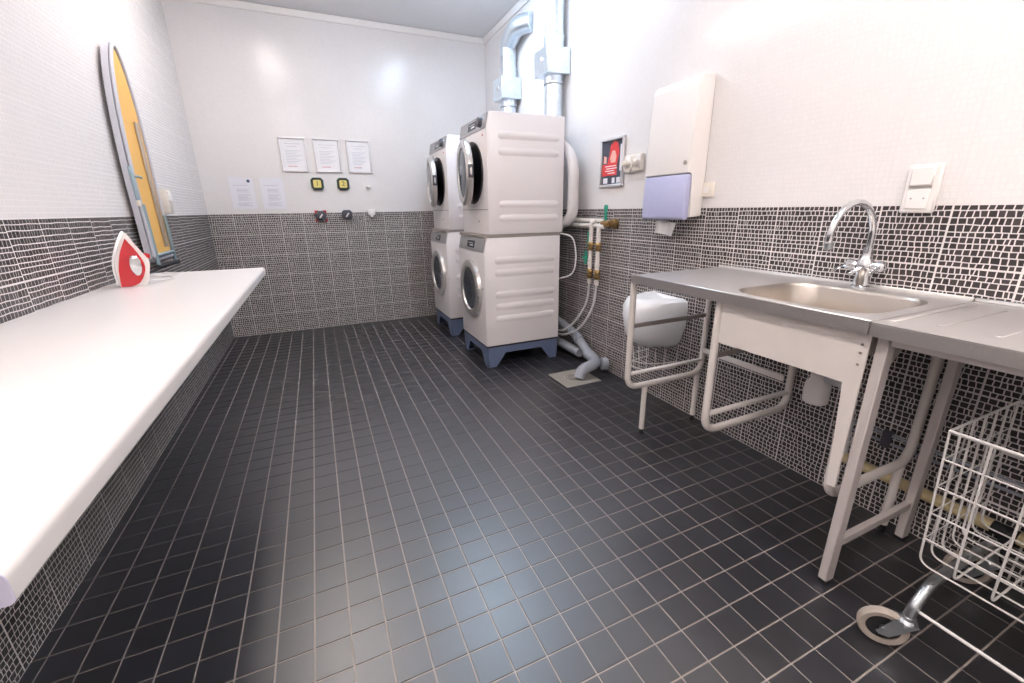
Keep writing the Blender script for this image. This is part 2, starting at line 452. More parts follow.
# ------------------------------------------------------------------ bench worktop on the left wall
BX, BY0, BY1, BZ = 0.662, -0.990, 1.43, 0.90
r_ = root('wall_bench', 'long white laminate ironing counter along the left wall', 'counter', (XL, 0.2, BZ-.04))
prof = [(XL+.002, BZ), (BX-.016, BZ)]
prof += [(BX-.016+.016*math.sin(a), BZ-.016+.016*math.cos(a)) for a in [PI/2*k/6 for k in range(1, 7)]]
prof += [(BX, BZ-.038), (BX-.004, BZ-.042), (BX-.03, BZ-.042), (BX-.034, BZ-.030), (XL+.002, BZ-.030)]
b = BM(); prism(b, prof, (0, BY0, 0), (1, 0, 0), (0, 0, 1), (0, 1, 0), BY1-BY0)
part('worktop', b, M_LAM, r_)
b = BM(); prism(b, prof, (0, BY0-.0015, 0), (1, 0, 0), (0, 0, 1), (0, 1, 0), .0013)
part('end_cap', b, M_LAMEND, r_, 'lilac-grey end band')
for yy in (-.6, .2, 1.0):
    b = BM(); prism(b, [(0, 0), (.34, 0), (.34, -.02), (.03, -.22), (0, -.22)], (XL+.0025, yy-.006, BZ-.0305), (1, 0, 0), (0, 0, 1), (0, 1, 0), .012)
    part('bracket', b, M_FRAME, r_)

# ------------------------------------------------------------------ iron
IO = Vector((0.133, 0.975, BZ+.0005)); ID = Vector((.95, .31, 0)).normalized(); IW = Vector((.31, -.95, 0)).normalized()
iron = root('clothes_iron', 'red and white clothes iron standing upright on the white counter', 'iron', IO)
def ihw(z): return .046*math.sqrt(max(0.0, 1-(max(z, 0)/.243)**1.7))+.002
def iron_solid(bm, outl, k=1.0, extra=0.0, mid=None):
    A, B_ = [], []
    for s_, z_ in outl:
        h = ihw(z_)*k+extra
        A.append(bm.verts.new(IO+ID*s_+IW*h+Vector((0, 0, z_)))); B_.append(bm.verts.new(IO+ID*s_-IW*h+Vector((0, 0, z_))))
    bm.faces.new(A); bm.faces.new(B_[::-1])
    n = len(outl)
    for i in range(n): bm.faces.new((A[i], B_[i], B_[(i+1) % n], A[(i+1) % n]))
    bmesh.ops.triangulate(bm, faces=[f for f in bm.faces if len(f.verts) > 4])
    return bm
white = [(.061, .235), (.045, .207), (.032, .179), (.020, .150), (.010, .123), (.003, .098), (.0, .07), (.0, .03), (.002, .0), (.045, 0), (.093, 0), (.107, .03), (.114, .063), (.121, .09), (.121, .112), (.103, .147), (.086, .182), (.072, .221)]
b = iron_solid(BM(), white, .82); part('body', b, M_PLAST, iron)
red = [(.059, .208), (.046, .182), (.034, .157), (.026, .135), (.020, .114), (.014, .09), (.010, .07), (.006, .03), (.004, .002), (.033, 0.0), (.052, .004), (.070, .013), (.083, .030), (.092, .047), (.099, .066), (.102, .083), (.101, .102), (.097, .12), (.088, .145), (.079, .167), (.070, .184), (.063, .199)]
b = iron_solid(BM(), red, .80, .005); part('side_panel', b, M_RED, iron, 'glossy red side shell')
sole = [(.061, .236), (.045, .209), (.031, .180), (.019, .150), (.009, .123), (.002, .098), (-.001, .07), (-.001, .012), (-.009, .012), (-.009, .07), (-.007, .098), (-.0005, .124), (.009, .151), (.022, .182), (.037, .211), (.052, .237)]
b = iron_solid(BM(), sole, 1.0); part('soleplate', b, M_ALU, iron)
b = BM()
cc = IO+ID*.071+Vector((0, 0, .090))
for sgn in (1,):
    prof_ = [(.0, .0), (.026, .0), (.029, .004), (.026, .008), (.018, .009), (0, .009)]
    lathe(b, prof_, cc+IW*(ihw(.09)*.8+.004), IW, 20)
for v in b.verts:   # oval: taller than wide
    d = v.co-cc; v.co += Vector((0, 0, d.z*.55))-ID*(d.dot(ID)*.25)
dial = part('steam_dial', b, M_CHROME, iron, 'silver oval dial')
b = BM(); prism(b, [(.108, .142), (.130, .134), (.127, .113), (.112, .122)], IO-IW*.016, ID, (0, 0, 1), IW, .032); part('spray_button', b, M_RED, iron)
b = BM()
cp = [IO+ID*.1+Vector((0, 0, .015)), Vector((.27, 1.08, BZ+.006)), Vector((.30, 1.13, BZ+.006)), Vector((.25, 1.22, BZ+.006)), Vector((.17, 1.27, BZ+.006)), Vector((.15, 1.36, BZ+.006)), Vector((.22, 1.39, BZ+.006)), Vector((.28, 1.33, BZ+.006)), Vector((.24, 1.24, BZ+.008)), Vector((.13, 1.22, BZ+.008)), Vector((.09, 1.32, BZ+.006)), Vector((.085, 1.40, BZ+.006))]
tube(b, cp, .0035, 8, .05); part('power_cord', b, M_CORD, iron)

# ------------------------------------------------------------------ ironing board hung on the left wall
ib = root('ironing_board', 'ironing board with orange underside hung upright on the left wall', 'ironing board', (XL, 1.66, .92))
BXF = 0.120
def board_outline(sc=0.0):
    pts = []
    yc, hw = 1.715, .182-sc
    zb, zt = .95+sc, 2.075-sc
    pts += [(yc-hw+.02, zb), (yc+hw-.02, zb), (yc+hw, zb+.02)]
    ts = [1-(1-k/18)**1.7 for k in range(19)]
    def flank(t): return hw*(1-t**2.3)**.58 if t < 1 else 0.0
    for t in ts: pts.append((yc+.045*t+flank(t), 1.40+(zt-1.40)*t))
    for t in ts[-2::-1]: pts.append((yc+.045*t-flank(t), 1.40+(zt-1.40)*t))
    pts.append((yc-hw, zb+.02))
    return pts
b = BM(); prism(b, board_outline(0), (BXF-.034, 0, 0), (0, 1, 0), (0, 0, 1), (1, 0, 0), .028); part('padded_cover', b, M_BGREY, ib, 'grey padded edge')
b = BM(); prism(b, board_outline(.028), (BXF-.005, 0, 0), (0, 1, 0), (0, 0, 1), (1, 0, 0), .006); part('board_panel', b, M_ORANGE, ib, 'orange underside')
ol = board_outline(.012)
b = BM(); tube(b, [(BXF+.004, y, z) for y, z in ol], .009, 8, closed=True); part('rim_tube', b, M_BGREY, ib)
b = BM(); box(b, BXF+.002, BXF+.014, 1.77, 1.81, 1.02, 1.70, .004); part('leg_channel', b, M_LEGM, ib)
for yy, zt in ((1.548, 1.26), (1.876, 1.20)):
    b = BM(); tube(b, [(BXF+.012, yy, zt), (BXF+.012, yy+.006, .93)], .010, 10); part('leg', b, M_BLUEM, ib)
b = BM(); tube(b, [(BXF+.012, 1.53, .925), (BXF+.012, 1.93, .915)], .013, 10); part('foot_bar', b, M_RUBBER, ib)
b = BM(); tube(b, [(BXF+.012, 1.55, .985), (BXF+.012, 1.88, .985)], .010, 10); part('cross_bar', b, M_BLUEM, ib)
b = BM(); box(b, BXF-.006, BXF+.012, 1.522, 1.534, 1.26, 1.45, .003); tube(b, [(BXF+.010, 1.53, 1.40), (BXF+.025, 1.54, 1.40), (BXF+.03, 1.57, 1.395)], .006, 8); part('wall_hook', b, M_BLUEM, ib)
b = BM(); box(b, BXF-.004, BXF+.014, 1.512, 1.5215, 1.25, 1.28, .002); part('hook_tip', b, M_CREAM, ib)

# socket behind the board
r_ = root('wall_socket', 'white wall socket behind the ironing board', 'socket', (XL, 2.2, 1.20))
b = BM(); box(b, XL+.002, XL+.052, 2.10, 2.20, 1.21, 1.36, .006); part('housing', b, M_CREAM, r_)
b = BM(); box(b, XL+.0525, XL+.058, 2.115, 2.185, 1.285, 1.345, .003); part('flap', b, M_PLAST, r_)

# ------------------------------------------------------------------ end wall: frames, papers, signs, switches
def text_lines(bm, x0, x1, zs, y, th):
    for z, a, c in zs: box(bm, x0+(x1-x0)*a, x0+(x1-x0)*c, y-.0006, y, z-th/2, z+th/2)
    return bm
flab = ['framed notice, leftmost of the three silver frames on the end wall', 'framed notice, middle of the three silver frames on the end wall', 'framed notice, rightmost of the three silver frames on the end wall']
for (x0, x1), lb in zip(((.752, .988), (1.054, 1.292), (1.358, 1.588)), flab):
    z0, z1 = 1.585, 1.898
    r_ = root('notice_frame', lb, 'picture frame', ((x0+x1)/2, YB, z0), 'framed notices on the end wall')
    for nm, (a, c, d, e) in {'top': (x0, x1, z1-.016, z1), 'bottom': (x0, x1, z0, z0+.016), 'left': (x0, x0+.014, z0+.016, z1-.016), 'right': (x1-.014, x1, z0+.016, z1-.016)}.items():
        b = BM(); box(b, a, c, YB-.020, YB-.002, d, e, .003, 1); part('frame_rail', b, M_ALU, r_)
    b = BM(); box(b, x0+.0142, x1-.0142, YB-.008, YB-.003, z0+.0162, z1-.0162); sh = part('sheet', b, M_PAPER, r_)
    b = BM(); text_lines(b, x0+.03, x1-.03, [(z1-.06, .1, .9), (z1-.085, .2, .7)]+[(z1-.12-k*.014, .1, .9-.15*(k % 3)) for k in range(9)], YB-.0083, .004); part('print', b, M_INK, sh)
    b = BM(); text_lines(b, x0+.03, x1-.03, [(z0+.05, .15, .6)], YB-.0083, .008); part('footer_print', b, M_INKR, sh)
plab = ['paper notice in a plastic sleeve with a dark blue dot, on the end wall', 'paper notice in a glossy plastic sleeve next to the three silver frames']
for k, ((x0, x1), lb) in enumerate(zip(((.284, .484), (.538, .737)), plab)):
    z0, z1 = 1.242, 1.528
    r_ = root('paper_notice', lb, 'notice', ((x0+x1)/2, YB, z0), 'paper notices on the end wall')
    b = BM(); box(b, x0, x1, YB-.0045, YB-.0022, z0, z1); sh = part('sheet', b, M_SHEET, r_)
    b = BM(); text_lines(b, x0+.02, x1-.02, [(z1-.07, .05, .8)]+[(z1-.105-j*.012, .2, .85-.1*(j % 2)) for j in range(3)]+[(z1-.155-j*.012, .2, .9-.1*(j % 3)) for j in range(5)]+[(z1-.23-j*.012, .15, .9-.2*(j % 2)) for j in range(3)], YB-.0047, .006); part('print', b, M_INK, sh)
    if k == 0:
        b = BM(); lathe(b, [(.014, 0), (.014, .004)], (x1-.04, YB-.0047, z1-.032), (0, -1, 0), 16); part('blue_dot', b, mat('dot_blue', (.04, .09, .16), .4), r_)

def text_mesh(txt, size, o, u, v, m, parent, name='numeral', ext=.0006):
    cu = bpy.data.curves.new(name, 'FONT'); cu.body = txt; cu.size = size; cu.align_x = 'CENTER'; cu.align_y = 'CENTER'; cu.extrude = ext
    tmp = bpy.data.objects.new('tmp_text', cu); COL.objects.link(tmp)
    dg = bpy.context.evaluated_depsgraph_get()
    me = bpy.data.meshes.new_from_object(tmp.evaluated_get(dg))
    bpy.data.objects.remove(tmp)
    u, v, o = Vector(u), Vector(v), Vector(o); n = u.cross(v)
    off = ORI[parent.name]
    for vv in me.vertices: vv.co = o+u*vv.co.x+v*vv.co.y+n*vv.co.z-off
    me.materials.clear(); me.materials.append(m)
    ob = bpy.data.objects.new(name, me); COL.objects.link(ob); ob.parent = parent; ORI[ob.name] = off
    return ob
for nm, x in (('1', 1.043), ('2', 1.287)):
    r_ = root('number_plate', 'yellow plate with the numeral %s in a green and black octagonal holder' % {'1': 'one', '2': 'two'}[nm], 'sign', (x, YB, 1.43), 'machine number plates')
    z = 1.476; h = .054; c = .020
    oc = [(-h, -h+c), (-h+c, -h), (h-c, -h), (h, -h+c), (h, h-c), (h-c, h), (-h+c, h), (-h, h-c)]
    b = BM(); prism(b, [(a*1.10, c2*1.10) for a, c2 in oc], (x, YB-.002, z), (1, 0, 0), (0, 0, 1), (0, -1, 0), .014); part('backing', b, M_GREEN, r_)
    b = BM(); prism(b, oc, (x, YB-.0162, z), (1, 0, 0), (0, 0, 1), (0, -1, 0), .0158); part('housing', b, M_BLACK, r_)
    q_ = .036; b = BM(); prism(b, [(-q_, -q_+.008), (-q_+.008, -q_), (q_-.008, -q_), (q_, -q_+.008), (q_, q_-.008), (q_-.008, q_), (-q_+.008, q_), (-q_, q_-.008)], (x, YB-.0322, z), (1, 0, 0), (0, 0, 1), (0, -1, 0), .0023); pl_ = part('plate', b, M_YEL, r_)
    text_mesh(nm, .06, (x, YB-.0352, z), (1, 0, 0), (0, 0, 1), M_BLACK, pl_)
for x, z, rd, lb in ((1.036, 1.167, True, 'dark rotary switch with red corner clips below the number 1 plate'), (1.288, 1.172, False, 'all dark grey rotary switch below the number 2 plate')):
    r_ = root('rotary_switch', lb, 'switch', (x, YB, z-.05), 'rotary switches on the end wall')
    h = .05; c = .02
    oc = [(-h, -h+c), (-h+c, -h), (h-c, -h), (h, -h+c), (h, h-c), (h-c, h), (-h+c, h), (-h, h-c)]
    b = BM(); prism(b, oc, (x, YB-.002, z), (1, 0, 0), (0, 0, 1), (0, -1, 0), .035); part('housing', b, M_KNOB, r_)
    b = BM(); lathe(b, [(.030, 0), (.030, .018), (.024, .024), (0, .024)], (x, YB-.0372, z), (0, -1, 0), 20); kn = part('knob', b, M_KNOB, r_)
    b = BM(); prism(b, [(-.006, -.024), (.006, -.024), (.006, .024), (-.006, .024)], (x, YB-.0615, z), (.8, 0, -.6), (.6, 0, .8), (0, -1, 0), .006); part('pointer', b, M_ALU, kn)
    if rd:
        for sx in (-1, 1):
            for sz in (-1, 1):
                b = BM(); prism(b, [(0, 0), (-.034, 0), (-.034, -.007), (-.007, -.034), (0, -.034)], (x+sx*h*1.1, YB-.0025, z+sz*h*1.1), (sx, 0, 0), (0, 0, sz), (0, -1, 0), .018); part('corner_clip', b, M_RED, r_)
b = BM(); box(b, 1.495, 1.570, YB-.035, YB-.002, 1.165, 1.225, .008); lathe(b, [(.02, 0), (.02, .02), (.01, .03)], (1.532, YB-.02, 1.170), (0, 0, -1), 12)
single('junction_box', b, M_PLAST, 'small white box on the edge of the dark tiles at the end wall', 'box', (1.532, YB, 1.165))
b = BM(); prism(b, [(0, -.012), (0, .014), (-.010, .014), (-.012, -.004), (-.026, -.004), (-.026, .006), (-.034, .006), (-.034, -.012)], (1.51, YB-.002, 1.455), (0, 1, 0), (0, 0, 1), (1, 0, 0), .04)
single('wall_hook', b, M_PLAST, 'small white hook right of the number 2 plate', 'hook', (1.53, YB, 1.44))

# ------------------------------------------------------------------ washers, dryers, plinths
Y0, Y1 = 1.482, 2.078; YC = (Y0+Y1)/2
def rib(bm, x0, x1, y, z, h, d=.006):
    """a rounded pressed rib on the side wall at y, standing out towards -y"""
    n = 6
    A = []
    for xx, sc in ((x0, 0.0), (x0+.02, 1.0), (x1-.02, 1.0), (x1, 0.0)):
        A.append([bm.verts.new((xx, y-d*sc*math.sin(PI*k/n)-.0001*(0 < k < n), z-h/2*(.6+.4*sc)+h*(.6+.4*sc)*k/n)) for k in range(n+1)])
    for a, c in zip(A, A[1:]):
        for k in range(n):
            f = bm.faces.new((a[k], a[k+1], c[k+1], c[k])); f.smooth = True
    return bm

def make_plinth():
    r_ = root('washer_plinth', '', 'plinth', (2.38, YC, 0), 'washer plinths')
    x0, x1, y0, y1 = 2.072, 2.692, Y0+.004, Y1-.004; zt = .168; t = .006
    b = BM()
    for (a, c, d, e) in ((x0, x1, y0, y0+t), (x0, x1, y1-t, y1), (x0, x0+t, y0+t, y1-t), (x1-t, x1, y0+t, y1-t)): box(b, a, c, d, e, zt-.055, zt)
    box(b, x0+t, x1-t, y0+t, y1-t, zt-.012, zt-.002)
    part('top_frame', b, M_PLINTH, r_)
    for sx, cx in ((1, x0), (-1, x1)):
        for sy, cy in ((1, y0), (-1, y1)):
            b = BM()
            pl_ = [(0, zt-.055), (.15, zt-.055), (.075, .012), (.012, .012)]
            prism(b, pl_, (cx, cy, 0), (sx, 0, 0), (0, 0, 1), (0, sy, 0), t)
            prism(b, pl_, (cx, cy, 0), (0, sy, 0), (0, 0, 1), (sx, 0, 0), t)
            box(b, min(cx+sx*.005, cx+sx*.07), max(cx+sx*.005, cx+sx*.07), min(cy+sy*.005, cy+sy*.07), max(cy+sy*.005, cy+sy*.07), 0.0005, .012)
            part('leg', b, M_PLINTH, r_)
    b = BM(); box(b, x0-.004, x1+.004, y0-.002, y1+.002, zt, zt+.012); part('rubber_gasket', b, M_RUBBER, r_)
    return r_

def machine(kind):
    dry = kind == 'dryer'
    z0, z1 = (1.031, 1.840) if dry else (.1805, 1.006)
    fx, bx = (2.108, 2.722) if dry else (2.062, 2.700)
    r_ = root('tumble_dryer' if dry else 'washing_machine', '', 'dryer' if dry else 'washing machine', ((fx+bx)/2, YC, z0), 'tumble dryers on top of the washers' if dry else 'washing machines at the bottom of the stacks')
    ph = .112; sl = .022
    # body: front top edge cut back for the slanted panel
    prof_ = [(fx, z0), (bx, z0), (bx, z1), (fx+sl+.004, z1), (fx, z1-ph)]
    b = BM(); prism(b, prof_, (0, Y0, 0), (1, 0, 0), (0, 0, 1), (0, 1, 0), Y1-Y0)
    bmesh.ops.bevel(b, geom=[e for e in b.edges], offset=.006, segments=2, profile=.5, affect='EDGES')
    part('body', b, M_WASHER, r_)
    # slanted control panel
    d = Vector((sl, 0, ph)).normalized(); nn = Vector((-d.z, 0, d.x))
    po = Vector((fx, Y0+.012, z1-ph))+d*.008+nn*.0005
    W_ = Y1-Y0-.024; H_ = math.hypot(sl, ph)-.018
    b = BM(); prism(b, [(0, 0), (W_, 0), (W_, H_), (0, H_)], po, (0, 1, 0), d, nn, .006); cp_ = part('control_panel', b, M_PANEL, r_)
    pf = po+nn*.0062
    b = BM(); prism(b, [(.20, .022), (.37, .022), (.37, H_-.02), (.20, H_-.02)], pf, (0, 1, 0), d, nn, .002); dp = part('display', b, M_PANELD, cp_)
    b = BM(); prism(b, [(.225, .036), (.30, .036), (.30, .046), (.225, .046)], pf+nn*.0021, (0, 1, 0), d, nn, .0006); prism(b, [(.225, .056), (.34, .056), (.34, .060), (.225, .060)], pf+nn*.0021, (0, 1, 0), d, nn, .0006); part('display_print', b, M_ALU, dp)
    if dry:
        b = BM(); lathe(b, [(.036, 0), (.034, .020), (.029, .026), (0, .026)], pf+Vector((0, .10, 0))+d*(H_/2)+nn*.0002, nn, 24); kb = part('program_knob', b, M_KNOB, cp_)
        b = BM(); lathe(b, [(.043, 0), (.043, .003)], pf+Vector((0, .10, 0))+d*(H_/2), nn, 24, ); part('knob_ring', b, M_CHROME, cp_)
        b = BM(); lathe(b, [(.008, 0), (.008, .002)], (fx-.0005, Y0+.075, z1-ph-.028), (-1, 0, 0), 12); part('warning_dot', b, M_RED, r_)
    b = BM(); prism(b, [(.42, .02), (.55, .02), (.55, H_-.02), (.42, H_-.02)], pf, (0, 1, 0), d, nn, .0015); part('drawer_front' if not dry else 'name_plate', b, M_PANEL, cp_)
    zc = z0+.435 if dry else z0+.420
    R = .232
    if dry:
        # drum opening, its inner shade painted dark, door ajar on the far hinge
        b = BM(); lathe(b, [(R*.94, 0), (R*.94, .010), (R*.80, .012), (R*.78, .004), (0, .003)], (fx-.0005, YC, zc), (-1, 0, 0), 40); part('drum_opening', b, M_DRUM, r_)
        b = BM()
        hinge = Vector((fx-.012, YC+R*.96, zc)); ang = math.radians(-8)
        Rm = Matrix.Rotation(ang, 4, 'Z')
        def swing(bm):
            for v in bm.verts: v.co = hinge+(Rm @ (v.co-hinge))
            return bm
        lathe(b, [(R*.74, .012), (R*.80, .006), (R*.97, .006), (R, .020), (R*.985, .042), (R*.90, .056), (R*.76, .050), (R*.74, .036), (R*.74, .012)], (fx-.006, YC, zc), (-1, 0, 0), 44, cap=False)
        dr = part('door', swing(b), M_RING, r_, 'silver ring of the round door, standing ajar')
        b = BM(); lathe(b, [(0.01, -.02), (R*.45, -.014), (R*.735, .014), (R*.735, .044), (R*.60, .050), (R*.3, .052), (.01, .053)], (fx-.006, YC, zc), (-1, 0, 0), 40); part('door_glass', swing(b), M_GLASSD, dr)
        b = BM(); box(b, fx-.05, fx-.012, YC-R*.99, YC-R*.93, zc-.045, zc+.045, .004); part('door_latch', swing(b), M_KNOB, dr)
        b = BM(); box(b, fx-.0022, fx-.0004, Y0+.006, Y1-.006, z0+.172, z0+.177); part('panel_joint', b, M_STRIP, r_)
        b = BM(); lathe(b, [(.006, 0), (.006, .003)], (fx-.0005, Y0+.20, z0+.09), (-1, 0, 0), 10); part('keyhole', b, M_KNOB, r_)
        ribs = [(.145, .052), (.250, .052), (.600, .052), (.698, .052)]
        b = BM(); box(b, 2.07, 2.705, Y0+.003, Y1-.003, 1.0065, 1.0305, .002, 1); part('stacking_strip', b, M_STRIP, r_)
        b = BM(); box(b, bx+.0003, bx+.004, Y0+.01, Y1-.01, z1-.045, z1-.005); part('rear_flange', b, M_WASHER, r_)
    else:
        b = BM(); lathe(b, [(R*.70, .012), (R*.74, .030), (R*.86, .036), (R*.97, .026), (R, .010), (R, -.004)], (fx-.0005, YC, zc), (-1, 0, 0), 44, cap=False); dr = part('door', b, M_RING, r_, 'grey ring of the round door')
        b = BM(); lathe(b, [(R*.72, .0), (R*.72, .020), (R*.60, .018), (R*.30, .006), (.01, .002)], (fx-.0005, YC, zc), (-1, 0, 0), 40); part('door_glass', b, M_GLASSD, dr)
        b = BM(); box(b, fx-.040, fx-.024, YC-R*.97, YC-R*.86, zc-.03, zc+.03, .004); part('door_handle', b, M_PANEL, dr)
        b = BM(); lathe(b, [(.006, 0), (.006, .004)], (fx-.0005, Y0+.045, zc+.03), (-1, 0, 0), 10); part('lock_stud', b, M_KNOB, r_)
        ribs = [(.165, .056), (.258, .056), (.425, .056), (.518, .056), (.615, .056)]
    for dz, h in ribs:
        b = BM(); rib(b, fx+.085, bx-.045, Y0, z1-dz, h, .0065); part('side_rib', b, M_WASHER, r_)
    return r_

plinth = make_plinth(); washer = machine('washer'); dryer = machine('dryer')
plinth['label'] = 'blue-grey steel plinth under the nearer washing machine'
washer['label'] = 'white washing machine at the bottom of the nearer stack'
dryer['label'] = 'white tumble dryer on top of the nearer stack'
for src, lb in ((plinth, 'blue-grey steel plinth under the washing machine by the end wall'), (washer, 'white washing machine at the bottom of the stack by the end wall'), (dryer, 'white tumble dryer on top of the stack by the end wall')):
    c_ = copy_tree(src); c_.location = src.location+Vector((0, 1.005, 0)); c_['label'] = lb

# ------------------------------------------------------------------ ventilation ducts
def duct(yc, box_z, lb, straight):
    xc = 2.80; R = .072
    r_ = root('vent_duct', lb, 'duct', (xc, yc, 1.6), 'ventilation ducts above the dryers')
    b = BM(); box(b, xc-.115, xc+.083, yc-.105, yc+.105, box_z, box_z+.175, .004, 1); bxp = part('damper_box', b, M_GALV, r_)
    b = BM(); lathe(b, [(.022, 0), (.022, .006), (.01, .012)], (xc-.1155, yc-.02, box_z+.09), (-1, 0, 0), 12); part('fitting', b, M_ALU, bxp)
    b = BM(); lathe(b, [(R-.002, 0), (R-.002, box_z-.06-1.85), (R, box_z-.06-1.85)], (xc, yc, 1.85), (0, 0, 1), 24); part('lower_pipe', b, M_GALV, r_)
    b = BM(); lathe(b, [(R+.005, 0), (R+.008, .012), (R+.005, .02), (R+.005, .055)], (xc, yc, box_z-.056), (0, 0, 1), 24); part('lower_collar', b, M_GALV, r_)
    b = BM(); lathe(b, [(R+.005, 0), (R+.005, .075), (R+.008, .085), (R+.005, .095)], (xc, yc, box_z+.1755), (0, 0, 1), 24); part('upper_collar', b, M_GALV, r_)
    z2 = box_z+.272
    if straight:
        b = BM(); lathe(b, [(R, 0), (R, (HC-z2)*.45), (R+.004, (HC-z2)*.45+.004), (R+.004, (HC-z2)*.45+.02), (R, (HC-z2)*.45+.024), (R, HC-z2-.001)], (xc, yc, z2), (0, 0, 1), 24); part('upper_pipe', b, M_GALV, r_)
    else:
        b = BM(); lathe(b, [(R, 0), (R, 2.54-z2)], (xc, yc, z2), (0, 0, 1), 24); part('upper_pipe', b, M_GALV, r_)
        pts = fillet([(xc, yc, 2.541), (xc, yc, 2.64), (xc-.005, yc-.20, 2.725), (xc+.083, yc-.33, 2.725)], .12, 10)
        b = BM(); tube(b, pts, R+.003, 22); part('elbow', b, M_GALV, r_)
    return r_
duct(1.795, 2.175, 'galvanised vent duct running straight up to the ceiling above the nearer dryer', True)
duct(2.655, 2.185, 'galvanised vent duct with an elbow into the wall above the far dryer', False)
for dy, lb in ((0.0, 'pale flexible vent hose curving behind the nearer dryer'), (.78, 'pale flexible vent hose behind the far dryer')):
    b = BM()
    pts = fillet([(2.79, 1.795+dy, 1.832), (2.785, 1.72+dy, 1.72), (2.78, 1.44+dy, 1.58), (2.775, 1.425+dy, 1.13), (2.765, 1.62+dy, 1.08)], .2, 14)
    tube(b, pts, .040, 16, rings=lambda i: 1.0+.05*(i % 2))
    single('vent_hose', b, M_VHOSE, lb, 'hose', (2.80, 1.5+dy, 1.08), 'vent hoses behind the dryers')

# ------------------------------------------------------------------ water pipes by the washers
wp = root('water_pipes', 'white water pipes with brass valves and green taps beside the nearer washer', 'pipes', (XR, 1.2, .66))
xp = 2.845
for (zz, ye, yd) in ((1.118, 1.235, None), (1.083, 1.130, None)):
    b = BM(); tube(b, [(xp, 1.72, zz), (xp, ye-.12, zz)] if zz > 1.1 else [(xp-.012, 1.72, zz), (xp-.012, ye-.05, zz)], .0145, 12); part('supply_pipe', b, M_PIPEW, wp)
for yd, zt in ((1.228, 1.112), (1.135, 1.077)):
    b = BM(); tube(b, [(xp-.016, yd-.03 if yd > 1.2 else yd-.05, zt), (xp-.030, yd, zt), (xp-.030, yd, .70)], .0155, 12, .03); part('down_pipe', b, M_PIPEW, wp)
    for zz, hh, rr in ((.905, .06, .024), (.70, .07, .025)):
        b = BM(); lathe(b, [(rr*.8, 0), (rr, .008), (rr, hh*.35), (rr*.75, hh*.4), (rr*.75, hh*.6), (rr, hh*.65), (rr, hh-.008), (rr*.8, hh)], (xp-.030, yd, zz), (0, 0, 1), 8); part('brass_valve', b, M_BRASS, wp)
    b = BM(); lathe(b, [(.012, 0), (.019, .012), (.016, .035), (.019, .04)], (xp-.030, yd, .655), (0, 0, 1), 12); part('hose_coupling', b, M_PIPEW, wp)
    b = BM(); lathe(b, [(.02, 0), (.02, .014)], (xp-.030, yd, .80), (0, 0, 1), 12); part('pipe_clip', b, M_PIPEW, wp)
b = BM(); lathe(b, [(.034, 0), (.034, .03), (.022, .035), (.022, .06)], (XR-.003, 1.035, 1.10), (-1, 0, 0), 12); lathe(b, [(.022, 0), (.024, .05), (.016, .055), (.016, .09)], (xp-.012, 1.035, 1.10), (0, 1, 0), 10); part('stop_valve', b, M_BRASS, wp)
b = BM(); box(b, xp-.022, xp-.006, 1.075, 1.092, 1.10, 1.20, .003); box(b, xp-.026, xp-.004, 1.045, 1.11, 1.195, 1.212, .003) if False else None
lathe(b, [(.014, 0), (.014, .03), (.007, .036)], (xp-.014, 1.084, 1.19), (0, 0, 1), 10)
part('tap_handle', b, M_GRN, wp, 'green tap lever')
b = BM(); box(b, xp-.052, xp-.04, 1.255, 1.275, .80, .90, .003); box(b, xp-.055, xp-.035, 1.25, 1.30, .84, .86, .003); part('tap_handle', b, M_GRN, wp, 'green tap lever')
b = BM(); box(b, xp-.047, xp-.046+.012, 1.243, 1.253, .93, 1.04, .002); part('tap_handle', b, M_GRN, wp, 'green tap lever')
for yd, dd, lb in ((1.228, 0, 'thin grey supply hose hanging from the left brass valve'), (1.135, .03, 'thin grey supply hose hanging from the right brass valve')):
    b = BM(); tube(b, [(xp-.03, yd, .654), (xp-.04, yd+.005, .50), (xp-.075, yd+.12, .32-dd), (xp-.095, 1.52, .20-dd), (xp-.11, 1.72, .22-dd)], .009, 10, .14); single('supply_hose', b, M_HOSE, lb, 'hose', (xp, yd, .2), 'supply hoses of the nearer washer')
b = BM(); tube(b, [(2.71, 1.50, 1.02), (2.78, 1.42, 1.00), (2.80, 1.39, .85), (2.78, 1.40, .70), (2.71, 1.52, .66)], .006, 8, .1)
single('washer_cable', b, M_CORD, 'white cable looping behind the nearer washer', 'cable', (2.78, 1.42, .66))

# grey drain pipes and floor drain
dr = root('drain_pipe', 'grey plastic waste pipe with elbow ending over the floor drain', 'pipe', (2.70, 1.1, 0.003))
b = BM(); tube(b, [(2.83, 2.05, .30), (2.83, 1.70, .255), (2.815, 1.42, .22), (2.805, 1.16, .095)], .034, 16, .1); part('upper_pipe', b, M_PVC, dr)
b = BM(); tube(b, [(2.80, 2.05, .085), (2.80, 1.30, .078)], .036, 16); part('lower_pipe', b, M_PVC, dr)
b = BM(); tube(b, [(2.812, 1.355, .19), (2.808, 1.325, .176)], .041, 16); part('joint_ring', b, M_PVC, dr)
b = BM(); tube(b, [(2.803, 1.20, .108), (2.80, 1.07, .080), (2.72, 1.0, .085), (2.62, .985, .075), (2.595, .985, .012)], .041, 18, .085, seg=10); part('elbow', b, M_PVC, dr)
b = BM(); tube(b, [(2.806, 1.01, .078), (2.846, 1.00, .076)], .046, 18); part('end_cap', b, M_PVC, dr)
fd = root('floor_drain', 'square steel floor drain with round grate beside the nearer washer', 'drain', ((DX0+DX1)/2, (DY0+DY1)/2, 0))
b = BM(); box(b, DX0+.003, DX1-.003, DY0+.003, DY1-.003, -.0015, .0022); part('plate', b, M_DRAIN, fd)
